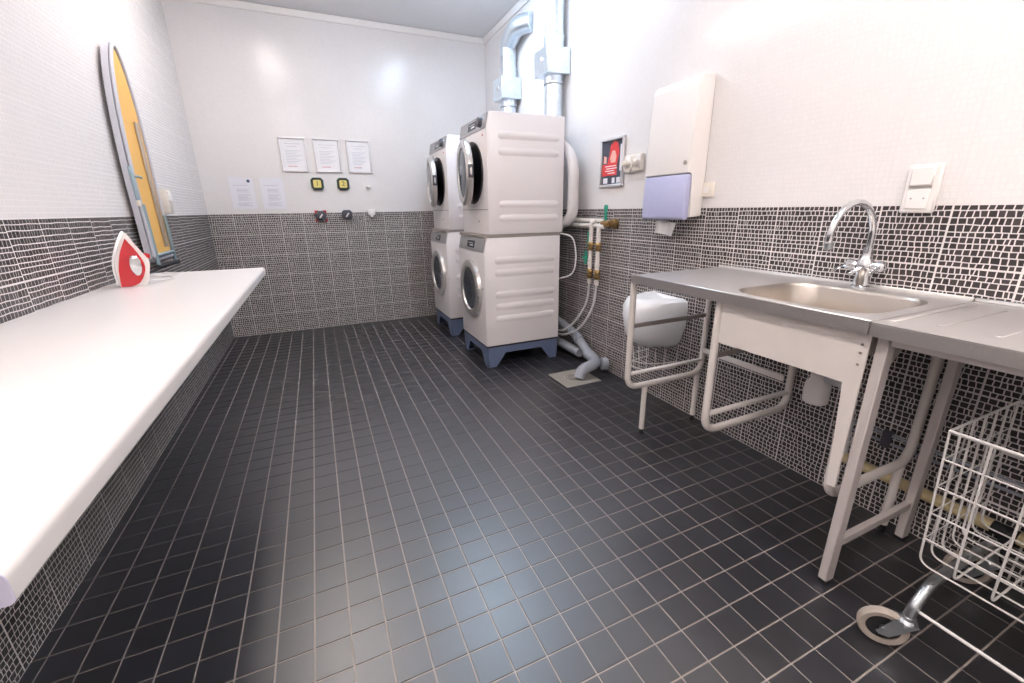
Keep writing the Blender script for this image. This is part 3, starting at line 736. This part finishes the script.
cx_, cy_ = (DX0+DX1)/2-.005, (DY0+DY1)/2
b = BM(); lathe(b, [(.085, 0), (.085, .003), (.078, .004), (.074, .0012), (.074, 0)], (cx_, cy_, .0023), (0, 0, 1), 28, cap=False); part('ring', b, M_DRAIN, fd)
b = BM()
for rr in (.06, .043, .026): lathe(b, [(rr, 0), (rr, .0025), (rr-.007, .0025), (rr-.007, 0)], (cx_, cy_, .0023), (0, 0, 1), 24, cap=False)
part('grate', b, M_STRIP, fd)

# ------------------------------------------------------------------ right wall: poster, socket, dispenser, switches
r_ = root('poster_frame', 'framed red poster on the wall beside the paper towel dispenser', 'poster', (XR, 1.105, 1.343))
y0, y1, z0, z1 = .978, 1.236, 1.343, 1.657
def rwall(bm, ya, yb, za, zb, d0, d1, bev=0.0): return box(bm, XR-d1, XR-d0, ya, yb, za, zb, bev, 1)
for (a, c, d, e) in ((y0, y1, z1-.018, z1), (y0, y1, z0, z0+.018), (y0, y0+.018, z0+.018, z1-.018), (y1-.018, y1, z0+.018, z1-.018)):
    part('frame_rail', rwall(BM(), a, c, d, e, .003, .022, .003), M_ALU, r_)
ps = part('poster', rwall(BM(), y0+.0182, y1-.0182, z0+.0182, z1-.0182, .003, .009), M_PDARK, r_)
part('red_field', rwall(BM(), y0+.075, y1-.022, z0+.075, z0+.15, .0092, .0098), M_PRED, ps)
b = BM(); prism(b, [(1.05, 1.50), (1.03, 1.56), (1.05, 1.62), (1.09, 1.635), (1.13, 1.61), (1.14, 1.55), (1.16, 1.49), (1.05, 1.49)], (XR-.0092, 0, 0), (0, 1, 0), (0, 0, 1), (-1, 0, 0), .0005); part('red_figure', b, M_PRED, ps)
b = BM(); prism(b, [(1.07, 1.50), (1.06, 1.54), (1.08, 1.575), (1.11, 1.575), (1.13, 1.53), (1.12, 1.50)], (XR-.0099, 0, 0), (0, 1, 0), (0, 0, 1), (-1, 0, 0), .0005); part('pink_figure', b, M_PSKIN, ps)
b = BM(); prism(b, [(1.17, 1.50), (1.17, 1.54), (1.20, 1.55), (1.205, 1.50)], (XR-.0092, 0, 0), (0, 1, 0), (0, 0, 1), (-1, 0, 0), .0005); part('pink_patch', b, M_PSKIN, ps)
b = BM()
for k, (a, c) in enumerate(((1.06, 1.18), (1.05, 1.17), (1.08, 1.18), (1.07, 1.15))): rwall(b, a, c, z0+.133-k*.015, z0+.138-k*.015, .0099, .0103)
part('print', b, M_PAPER, ps)
b = BM()
for a, c in ((1.01, 1.05), (1.07, 1.10), (1.15, 1.20)): rwall(b, a, c, z0+.025, z0+.06, .0092, .0097)
part('white_print', b, M_SHEET, ps)
part('blue_patch', rwall(BM(), y0+.02, y0+.045, z0+.10, z1-.05, .0092, .0097), M_SHEET, ps)

r_ = root('double_socket', 'cream wall socket with two plugs between poster and dispenser', 'socket', (XR, .87, 1.41))
part('plate', rwall(BM(), .785, .955, 1.425, 1.525, .003, .03, .006), M_CREAM, r_)
for yy in (.91, .815):
    part('outlet', rwall(BM(), yy-.028, yy+.028, 1.45, 1.515, .0302, .036, .003), M_PLAST, r_)
    b = BM(); lathe(b, [(.019, 0), (.019, .025), (.012, .04)], (XR-.0362, yy, 1.475), (-1, 0, 0), 14); part('plug', b, M_CREAM, r_)
b = BM(); tube(b, [(XR-.06, .91, 1.465), (XR-.07, .89, 1.425), (XR-.06, .85, 1.415), (XR-.07, .83, 1.43), (XR-.06, .815, 1.465)], .005, 8, .03); part('flex', b, M_BRACE, r_)

pd = root('paper_dispenser', 'tall white paper towel dispenser with lilac window on the right wall', 'dispenser', (XR, .465, 1.14))
yA, yB = .300, .628
fz = lambda z: .105+.035*(1.83-z)/.69            # depth grows towards the bottom
prof_ = [(.003, 1.155), (fz(1.2)-.045, 1.150), (fz(1.372)-.036, 1.372), (fz(1.372), 1.372), (fz(1.6), 1.6), (fz(1.80), 1.80), (fz(1.83)-.02, 1.83), (.003, 1.835)]
b = BM(); prism(b, [(-d, z) for d, z in prof_], (XR, yA, 0), (1, 0, 0), (0, 0, 1), (0, 1, 0), yB-yA); bmesh.ops.bevel(b, geom=list(b.edges), offset=.008, segments=3, profile=.5, affect='EDGES'); part('cover', b, M_PLAST, pd)
prof_ = [(fz(1.2)-.043, 1.142), (fz(1.15)-.022, 1.136), (fz(1.16)-.004, 1.15), (fz(1.368), 1.368), (fz(1.368)-.034, 1.368)]
b = BM(); prism(b, [(-d, z) for d, z in prof_], (XR, yA+.004, 0), (1, 0, 0), (0, 0, 1), (0, 1, 0), yB-yA-.008); bmesh.ops.bevel(b, geom=list(b.edges), offset=.006, segments=2, profile=.5, affect='EDGES'); part('window', b, M_LILAC, pd, 'lilac translucent refill window')
b = BM(); lathe(b, [(.011, 0), (.011, .004), (.005, .005)], (XR-fz(1.40)-.0005, yA+.028, 1.425), (-1, 0, 0), 14); part('lock', b, M_BRACE, pd)
b = BM()
g_ = 8
rows_ = [[b.verts.new((XR-.09-.008*math.sin(s_*9+t*2)-.02*t, .385+.155*s_, 1.127-.072*t-.006*math.cos(s_*4))) for s_ in [k/10 for k in range(11)]] for t in (0, .33, .66, 1)]
for a, c in zip(rows_, rows_[1:]):
    for k in range(10): b.faces.new((a[k], a[k+1], c[k+1], c[k])).smooth = True
r2 = bmesh.ops.solidify(b, geom=list(b.faces), thickness=.003)
single('paper_towel', b, M_TISSUE, 'white paper towel hanging out of the dispenser', 'paper towel', (XR-.09, .46, 1.06))

r_ = root('small_switch', 'small square cream switch right of the paper towel dispenser', 'switch', (XR, .27, 1.25))
part('plate', rwall(BM(), .228, .313, 1.253, 1.325, .003, .018, .004), M_CREAM, r_)
part('rocker', rwall(BM(), .25, .29, 1.272, 1.306, .0182, .023, .002), M_PLAST, r_)
r_ = root('switch_socket', 'white switch and socket plate on the wall right of the tap', 'switch', (XR, -.635, 1.173))
part('plate', rwall(BM(), -.685, -.590, 1.173, 1.332, .003, .020, .005), M_PLAST, r_)
part('rocker', rwall(BM(), -.670, -.605, 1.262, 1.322, .0202, .030, .004), M_PLAST, r_)
part('rocker_gap', rwall(BM(), -.668, -.607, 1.2565, 1.2605, .0202, .026), M_BRACE, r_)
so = part('outlet', rwall(BM(), -.670, -.605, 1.187, 1.252, .0202, .025, .003), M_PLAST, r_)
for yy in (-.655, -.62):
    b = BM(); lathe(b, [(.003, 0), (.003, .0008)], (XR-.0252, yy, 1.221), (-1, 0, 0), 8); part('pin_hole', b, M_BRACE, so)

# ------------------------------------------------------------------ sink unit
CX0, CX1, CZ = 2.305, XR-.004, .90
su = root('sink_unit', 'stainless steel sink counter on a white tubular frame', 'sink', (2.6, -.35, 0))
SY0, SY1 = -.848, .138
bx0, bx1, by0, by1 = 2.365, 2.785, -.800, -.345
def rr_loop(cx, cy, hx, hy, r, angs):
    """points of a rounded rectangle hit by rays from its centre"""
    out = []
    for a in angs:
        dx, dy = math.cos(a), math.sin(a)
        lo, hi = 0, 2.0
        for _ in range(40):
            m_ = (lo+hi)/2; x, y = abs(dx*m_), abs(dy*m_)
            qx, qy = max(x-(hx-r), 0), max(y-(hy-r), 0)
            inside = x <= hx and y <= hy and (qx*qx+qy*qy <= r*r or not (qx > 0 and qy > 0))
            lo, hi = (m_, hi) if inside else (lo, m_)
        out.append((cx+dx*lo, cy+dy*lo))
    return out
ccx, ccy = (bx0+bx1)/2, (by0+by1)/2
corners = [math.atan2(y-ccy, x-ccx) for x in (CX0, CX1) for y in (SY0, SY1)]
angs = sorted([2*PI*k/56-PI+.01 for k in range(56)]+corners)
def rect_hit(a):
    dx, dy = math.cos(a), math.sin(a); t = 1e9
    if abs(dx) > 1e-9: t = min(t, ((CX1 if dx > 0 else CX0)-ccx)/dx)
    if abs(dy) > 1e-9: t = min(t, ((SY1 if dy > 0 else SY0)-ccy)/dy)
    return (ccx+dx*t, ccy+dy*t)
b = BM()
hx, hy = (bx1-bx0)/2, (by1-by0)/2
L0 = [b.verts.new((*rect_hit(a), CZ)) for a in angs]
L1 = [b.verts.new((x, y, CZ)) for x, y in rr_loop(ccx, ccy, hx+.006, hy+.006, .11, angs)]
for k in range(len(angs)): b.faces.new((L0[k], L0[(k+1) % len(angs)], L1[(k+1) % len(angs)], L1[k]))
part('worktop', b, M_STEEL, su)
b = BM()
spec_ = [(.006, 0, .11), (.001, -.004, .106), (-.002, -.012, .105), (-.008, -.10, .10), (-.014, -.135, .095), (-.035, -.155, .085), (-.09, -.160, .07), (-.16, -.163, .05)]
Ls = []
for d, dz, rr in spec_: Ls.append([b.verts.new((x, y, CZ+dz)) for x, y in rr_loop(ccx, ccy, hx+d, hy+d, rr, angs)])
for a, c in zip(Ls, Ls[1:]):
    for k in range(len(angs)): b.faces.new((a[k], a[(k+1) % len(angs)], c[(k+1) % len(angs)], c[k])).smooth = True
b.faces.new(Ls[-1])
bowl = part('basin', b, M_BASIN, su)
b = BM(); lathe(b, [(.042, 0), (.042, .003), (.03, .004), (.028, .001)], (ccx, ccy, CZ-.1635), (0, 0, 1), 24); part('drain_ring', b, M_CHROME, bowl)
b = BM()
box(b, CX0-.001, CX0+.003, SY0, SY1, CZ-.036, CZ-.0005); box(b, CX0+.003, CX1, SY1-.004, SY1, CZ-.036, CZ-.0005); box(b, CX0+.003, CX1, SY0, SY0+.003, CZ-.036, CZ-.0005)
box(b, CX0+.003, CX0+.03, SY0+.003, SY1-.004, CZ-.038, CZ-.034)
part('edge', b, M_STEELE, su)
b = BM(); box(b, CX1-.012, CX1, SY0, SY1, CZ+.0002, CZ+.012, .002, 1); part('back_lip', b, M_STEEL, su)
b = BM(); box(b, CX0-.001, CX0+.008, SY0, SY1, CZ+.0001, CZ+.004, .0015, 1); part('front_bead', b, M_STEEL, su)
AX = 2.338
b = BM(); prism(b, [(-.356, .706), (-.356, .700), (-.800, .700), (-.822, .36), (-.845, .36), (-.845, .862), (-.356, .862)], (AX-.001, 0, 0), (0, 1, 0), (0, 0, 1), (1, 0, 0), .006)
bm_ap = b
ap = part('apron', bm_ap, M_FRAME, su, 'white front panel under the sink')
b = BM()
for zz in (.825, .80, .765): lathe(b, [(.004, 0), (.004, .002)], (AX-.0012, -.828, zz), (-1, 0, 0), 8)
part('screws', b, M_STRIP, ap)
TR = .0155
FX0, FX1 = AX+.006, 2.845
def uframe(yy, feet, braces=True, x0=None, FX1=2.867):
    name = 'leg_frame'; FX0 = x0 or AX+.006
    b = BM(); tube(b, [(FX0, yy, .863), (FX0, yy, .30), (FX1, yy, .30), (FX1, yy, .863)], TR, 12, .075, seg=8)
    f_ = part(name, b, M_FRAME, su)
    for fxp in feet:
        b = BM(); tube(b, [(fxp, yy, .290), (fxp, yy, .035)], .014, 12); lg = part('foot_post', b, M_FRAME, f_)
        b = BM(); lathe(b, [(.011, 0), (.013, .006), (.010, .03), (.010, .036)], (fxp, yy, 0.0006), (0, 0, 1), 12); part('foot', b, M_RUBBER, f_)
    if not braces: return f_
    b = BM(); box(b, FX0+.014, FX1-.014, yy-.004, yy+.004, .625, .648, .002, 1); part('brace', b, M_BRACE, f_)
    b = BM(); box(b, FX0+.014, FX1-.014, yy-.013, yy+.013, .372, .384, .002, 1); part('brace', b, M_FRAME, f_)
    return f_
uframe(.162, (2.466, 2.845)); uframe(-.338, ()); uframe(-.818, (2.800,), False, AX+.022, FX1)
b = BM(); box(b, 2.843, 2.851, -.321, .145, .425, .455, .003, 1); part('rear_rail', b, M_FRAME, su)
# trap
tr = part('drain_trap', lathe(BM(), [(.036, 0), (.043, .008), (.043, .075), (.030, .10), (.030, .12), (.036, .125), (.036, .15), (.022, .155), (.022, .265)], (2.65, -.572, .470), (0, 0, 1), 20), M_PLAST, su, 'white plastic bottle trap')
b = BM(); tube(b, [(2.65, -.60, .585), (2.65, -.655, .585), (2.665, -.672, .56), (2.70, -.672, .30)], .024, 12, .05); part('waste_pipe', b, M_PLASTG, tr)

# faucet
fc = root('kitchen_tap', 'chrome gooseneck tap behind the sink basin', 'tap', (2.842, -.54, CZ+.0006))
fx_, fy_ = 2.842, -.540
b = BM(); lathe(b, [(.030, 0), (.030, .006), (.024, .010), (.023, .055), (.027, .062), (.027, .10), (.018, .112), (.016, .13), (.016, .15)], (fx_, fy_, CZ+.0006), (0, 0, 1), 24); part('body', b, M_CHROME, fc)
b = BM()
pts = [(fx_, fy_, CZ+.15), (fx_, fy_, 1.095)]
for k in range(1, 13):
    a = PI*k/12*1.04
    pts.append((fx_-.117+.117*math.cos(a), fy_+.012*k/12, 1.095+.117*math.sin(a)))
pts.append((pts[-1][0]+.004, fy_+.012, 1.075))
tube(b, pts, .0115, 14); part('spout', b, M_CHROME, fc)
e = Vector(pts[-1]); b = BM(); lathe(b, [(.0135, 0), (.0135, .022), (.010, .026)], e+Vector((0, 0, .003)), (0.05, 0, -1), 14); part('aerator', b, M_ZINC, fc)
for sg in (1, -1):
    b = BM(); lathe(b, [(.015, 0), (.020, .012), (.020, .035), (.012, .042)], (fx_, fy_+sg*.024, CZ+.08), (0, sg, .15), 16); hd = part('handle', b, M_CHROME, fc)
    b = BM(); tube(b, [(fx_, fy_+sg*.05, CZ+.085), (fx_-.05, fy_+sg*.058, CZ+.075), (fx_-.085, fy_+sg*.062, CZ+.062)], .006, 8); part('lever', b, M_CHROME, hd)
b = BM(); tube(b, [(fx_-.018, fy_, CZ+.08), (fx_-.075, fy_+.01, CZ+.055)], .006, 8); part('lever', b, M_CHROME, fc)

# ------------------------------------------------------------------ steel table in the foreground
tb = root('steel_table', 'stainless steel side table beside the sink, in the right foreground', 'table', (2.6, -1.35, 0))
TY0, TY1 = -1.86, -.851
b = BM(); box(b, CX0, CX1, TY0, TY1, CZ-.0045, CZ); part('worktop', b, M_STEEL, tb)
b = BM(); box(b, CX0-.001, CX0+.003, TY0, TY1, CZ-.038, CZ-.005); box(b, CX0+.003, CX1, TY1-.003, TY1, CZ-.038, CZ-.005); box(b, CX0+.003, CX1, TY0, TY0+.003, CZ-.038, CZ-.005); box(b, CX0+.003, CX0+.03, TY0+.003, TY1-.003, CZ-.038, CZ-.034); part('edge', b, M_STEELE, tb)
b = BM(); box(b, CX1-.012, CX1, TY0, TY1, CZ+.0002, CZ+.012, .002, 1); part('back_lip', b, M_STEEL, tb)
b = BM(); box(b, CX0+.05, CX1-.06, TY1-.028, TY1-.012, CZ+.0002, CZ+.004, .0015, 1); part('side_bead', b, M_STEEL, tb)
for k in range(7):
    yy = TY1-.10-k*.11
    b = BM(); box(b, CX0+.10, CX1-.10, yy-.006, yy+.006, CZ+.0002, CZ+.0022, .001, 1); part('drainer_rib', b, M_STEEL, tb)
b = BM(); box(b, CX0+.032, CX0+.056, TY0+.03, TY1-.04, .838, .861, .002, 1); part('front_rail', b, M_FRAME2, tb)
for ye in (-.868, TY0+.02):
    for xa in (2.345, 2.801):
        b = BM(); box(b, xa, xa+.040, ye-.016, ye+.012, .014, .861, .003, 1); lg = part('leg', b, M_FRAME2, tb)
        b = BM(); box(b, xa+.004, xa+.036, ye-.013, ye+.009, .0006, .0138); part('foot', b, M_RUBBER, lg)
    b = BM(); box(b, 2.386, 2.800, ye-.011, ye+.009, .142, .168, .002, 1); part('stretcher', b, M_FRAME2, tb)
    b = BM(); box(b, 2.386, 2.800, ye-.011, ye+.009, .838, .861, .002, 1); part('side_rail', b, M_FRAME2, tb)
b = BM(); prism(b, [(2.386, .8375), (2.49, .8375), (2.386, .74)], (0, -.872, 0), (1, 0, 0), (0, 0, 1), (0, 1, 0), .004); part('gusset', b, M_BRACE, tb)

# ------------------------------------------------------------------ wall bin with bag
wb = root('wall_bin', 'wire waste bin lined with a white bag on the wall under the sink counter', 'bin', (XR, .47, .3))
def dloop(z, hw, dep, n=20):
    pts = []
    for k in range(n+1):
        a = PI*k/n
        pts.append((XR-.006-dep*math.sin(a)**.9, .485-hw*math.cos(a), z-.03))
    return pts
b = BM()
lev = [(.700, .03, .05), (.712, .075, .14), (.722, .115, .215), (.720, .140, .26), (.706, .158, .285), (.67, .168, .298), (.62, .168, .30), (.56, .163, .294), (.50, .150, .272), (.455, .128, .235), (.425, .098, .185), (.407, .06, .115), (.402, .02, .04)]
Ls = []
for i, (z, hw, dep) in enumerate(lev):
    Ls.append([b.verts.new((x+random.uniform(-.005, .005), y+random.uniform(-.005, .005), zz+random.uniform(-.006, .006))) for x, y, zz in dloop(z, hw, dep)])
for a, c in zip(Ls, Ls[1:]):
    for k in range(len(a)-1): b.faces.new((a[k], a[k+1], c[k+1], c[k])).smooth = True
for a, c in zip(Ls[3:], Ls[4:]): b.faces.new((a[0], c[0], c[-1], a[-1]))
b.faces.new(Ls[-1]); b.faces.new(Ls[0])
part('bag', b, M_BAG, wb, 'white plastic bin bag folded over the rim')
b = BM()
tube(b, dloop(.33, .13, .235), .003, 6); tube(b, dloop(.285, .12, .22), .003, 6)
part('lower_hoops', b, M_WIRE, wb)
for k in range(11):
    a = PI*k/10
    p0 = (XR-.006-.235*math.sin(a)**.8, .485-.13*math.cos(a), .40); p1 = (XR-.006-.22*math.sin(a)**.8, .485-.12*math.cos(a), .255)
    b = BM(); tube(b, [p0, p1], .0022, 6); part('wire', b, M_WIRE, wb)

# ------------------------------------------------------------------ pipes along the right wall
b = BM(); tube(b, [(XR-.0235, -.60, .190), (XR-.0235, -1.06, .188)], .021, 16); r_ = single('wall_pipe', b, M_YPIPE, 'thick yellowed pipe low along the wall behind the steel table', 'pipe', (XR-.03, -.85, .165))
b = BM(); tube(b, [(XR-.0235, -1.061, .188), (XR-.0235, -1.12, .188)], .0225, 16); tube(b, [(XR-.0235, -1.10, .188), (XR-.0235, -1.10, .10)], .0185, 14); part('coupling', b, M_RUBBER, r_, 'black pipe coupling')
b = BM(); tube(b, [(XR-.0235, -1.121, .188), (XR-.0235, -2.2, .184)], .021, 16); part('pipe_run', b, M_YPIPE, r_)
b = BM(); tube(b, [(XR-.0235, -.62, .19), (XR-.0235, -.59, .19)], .0205, 14); part('pipe_end', b, M_PLAST, r_)
for zz, lb in ((.352, 'upper of two thin grey pipes on the wall behind the steel table'), (.318, 'lower of two thin grey pipes on the wall behind the steel table')):
    b = BM(); tube(b, [(XR-.009, -.60, zz), (XR-.009, -2.2, zz+.01)], .006, 8); single('thin_pipe', b, M_PVC, lb, 'pipe', (XR-.012, -.9, zz), 'thin wall pipes')
b = BM(); box(b, XR-.022, XR-.0025, -.745, -.715, .30, .37, .003, 1); single('pipe_clamp', b, M_KNOB, 'dark clamp holding the two thin wall pipes', 'clamp', (XR-.01, -.73, .30))

# ------------------------------------------------------------------ laundry trolley
lt = root('laundry_trolley', 'white wire laundry trolley with chrome legs and castors', 'trolley', (2.6, -1.35, 0))
gx0, gx1, gy0, gy1, gz0, gz1 = 2.398, 2.798, -1.66, -1.035, .222, .640
def wire(pts, r=.0028, fr=0.0, nm='wire', par=None, m=None):
    b = BM(); tube(b, pts, r, 6, fr); return part(nm, b, m or M_WIRE, par or lt)
wire([(gx0, gy0, gz1), (gx0, gy1, gz1), (gx1, gy1, gz1), (gx1, gy0, gz1), (gx0, gy0, gz1)], .0045, 0, 'rim')
tp = .018        # taper towards the bottom
for k in range(7):      # far and near faces
    x = gx0+(gx1-gx0)*k/6; xb = (gx0+tp)+(gx1-gx0-2*tp)*k/6
    wire([(x, gy1, gz1), (xb, gy1-tp, gz0), (xb, gy0+tp, gz0), (x, gy0, gz1)], fr=.03)
for k in range(1, 8):   # wall and room faces
    y = gy1+(gy0-gy1)*k/8; yb = (gy1-tp)+(gy0-gy1+2*tp)*k/8
    wire([(gx0, y, gz1), (gx0+tp, yb, gz0), (gx1-tp, yb, gz0), (gx1, y, gz1)], fr=.03)
for j in range(1, 5):
    t = j/5; q = tp*t; z = gz1+(gz0-gz1)*t
    wire([(gx0+q, gy0+q, z), (gx0+q, gy1-q, z), (gx1-q, gy1-q, z), (gx1-q, gy0+q, z), (gx0+q, gy0+q, z)], .0026)
for yy in (-1.098, -1.60):
    b = BM(); tube(b, [(2.312, yy, .112), (2.325, yy, .150), (2.385, yy, .203), (2.60, yy, .205), (2.73, yy, .203), (2.79, yy, .150), (2.80, yy, .112)], .0135, 14, .05); fr_ = part('frame_tube', b, M_ZINC, lt, 'curved chrome tube')
    for xx, ca in ((2.312, (-.55, .83)), (2.80, (-.6, .8))):
        base = Vector((xx, yy, 0)); td = Vector((ca[0], ca[1], 0)).normalized(); ax_ = Vector((-td.y, td.x, 0))
        b = BM(); lathe(b, [(.020, 0), (.022, .012), (.015, .02), (.015, .03)], base+Vector((0, 0, .092)), (0, 0, 1), 14)
        for s2 in (-1, 1):
            prism(b, [(-.024, 0), (.030, 0), (.060, -.056), (.052, -.064), (.030, -.064)], base+ax_*(s2*.0175-.0015)+Vector((0, 0, .106)), td, (0, 0, 1), ax_, .003)
        prism(b, [(-.022, -.019), (.026, -.019), (.026, .019), (-.022, .019)], base+Vector((0, 0, .1005)), td, ax_, (0, 0, 1), .006)
        cs = part('castor_fork', b, M_ZINC, lt)
        hub = base+td*.044+Vector((0, 0, .0585))
        b = BM(); lathe(b, [(.039, -.011), (.052, -.013), (.0575, -.007), (.058, 0), (.0575, .007), (.052, .013), (.039, .011), (.039, -.011)], hub, ax_, 28, cap=False); part('tyre', b, M_TYRE, cs, 'taupe rubber tyre')
        b = BM(); lathe(b, [(.0388, -.006), (.0388, .006)], hub, ax_, 24); part('wheel', b, M_RUBBER, cs)
        b = BM(); lathe(b, [(.009, -.0215), (.009, .0215)], hub, ax_, 10); part('axle', b, M_ZINC, cs)
wire([(2.330, -1.098, .138), (2.330, -1.60, .138)], .0042, nm='tie_rod')
wire([(2.802, -1.098, .138), (2.802, -1.60, .138)], .0042, nm='tie_rod')

# smooth shading with sharp edges kept on every built mesh
for me in bpy.data.meshes:
    if len(me.polygons) < 60000 and me.name.split('.')[0] not in ('mosaic_tile', 'floor_tile', 'far_floor_tiles', 'floor', 'ceiling'):
        try:
            me.set_sharp_from_angle(angle=math.radians(38))
            me.polygons.foreach_set('use_smooth', [True]*len(me.polygons))
        except Exception:
            pass
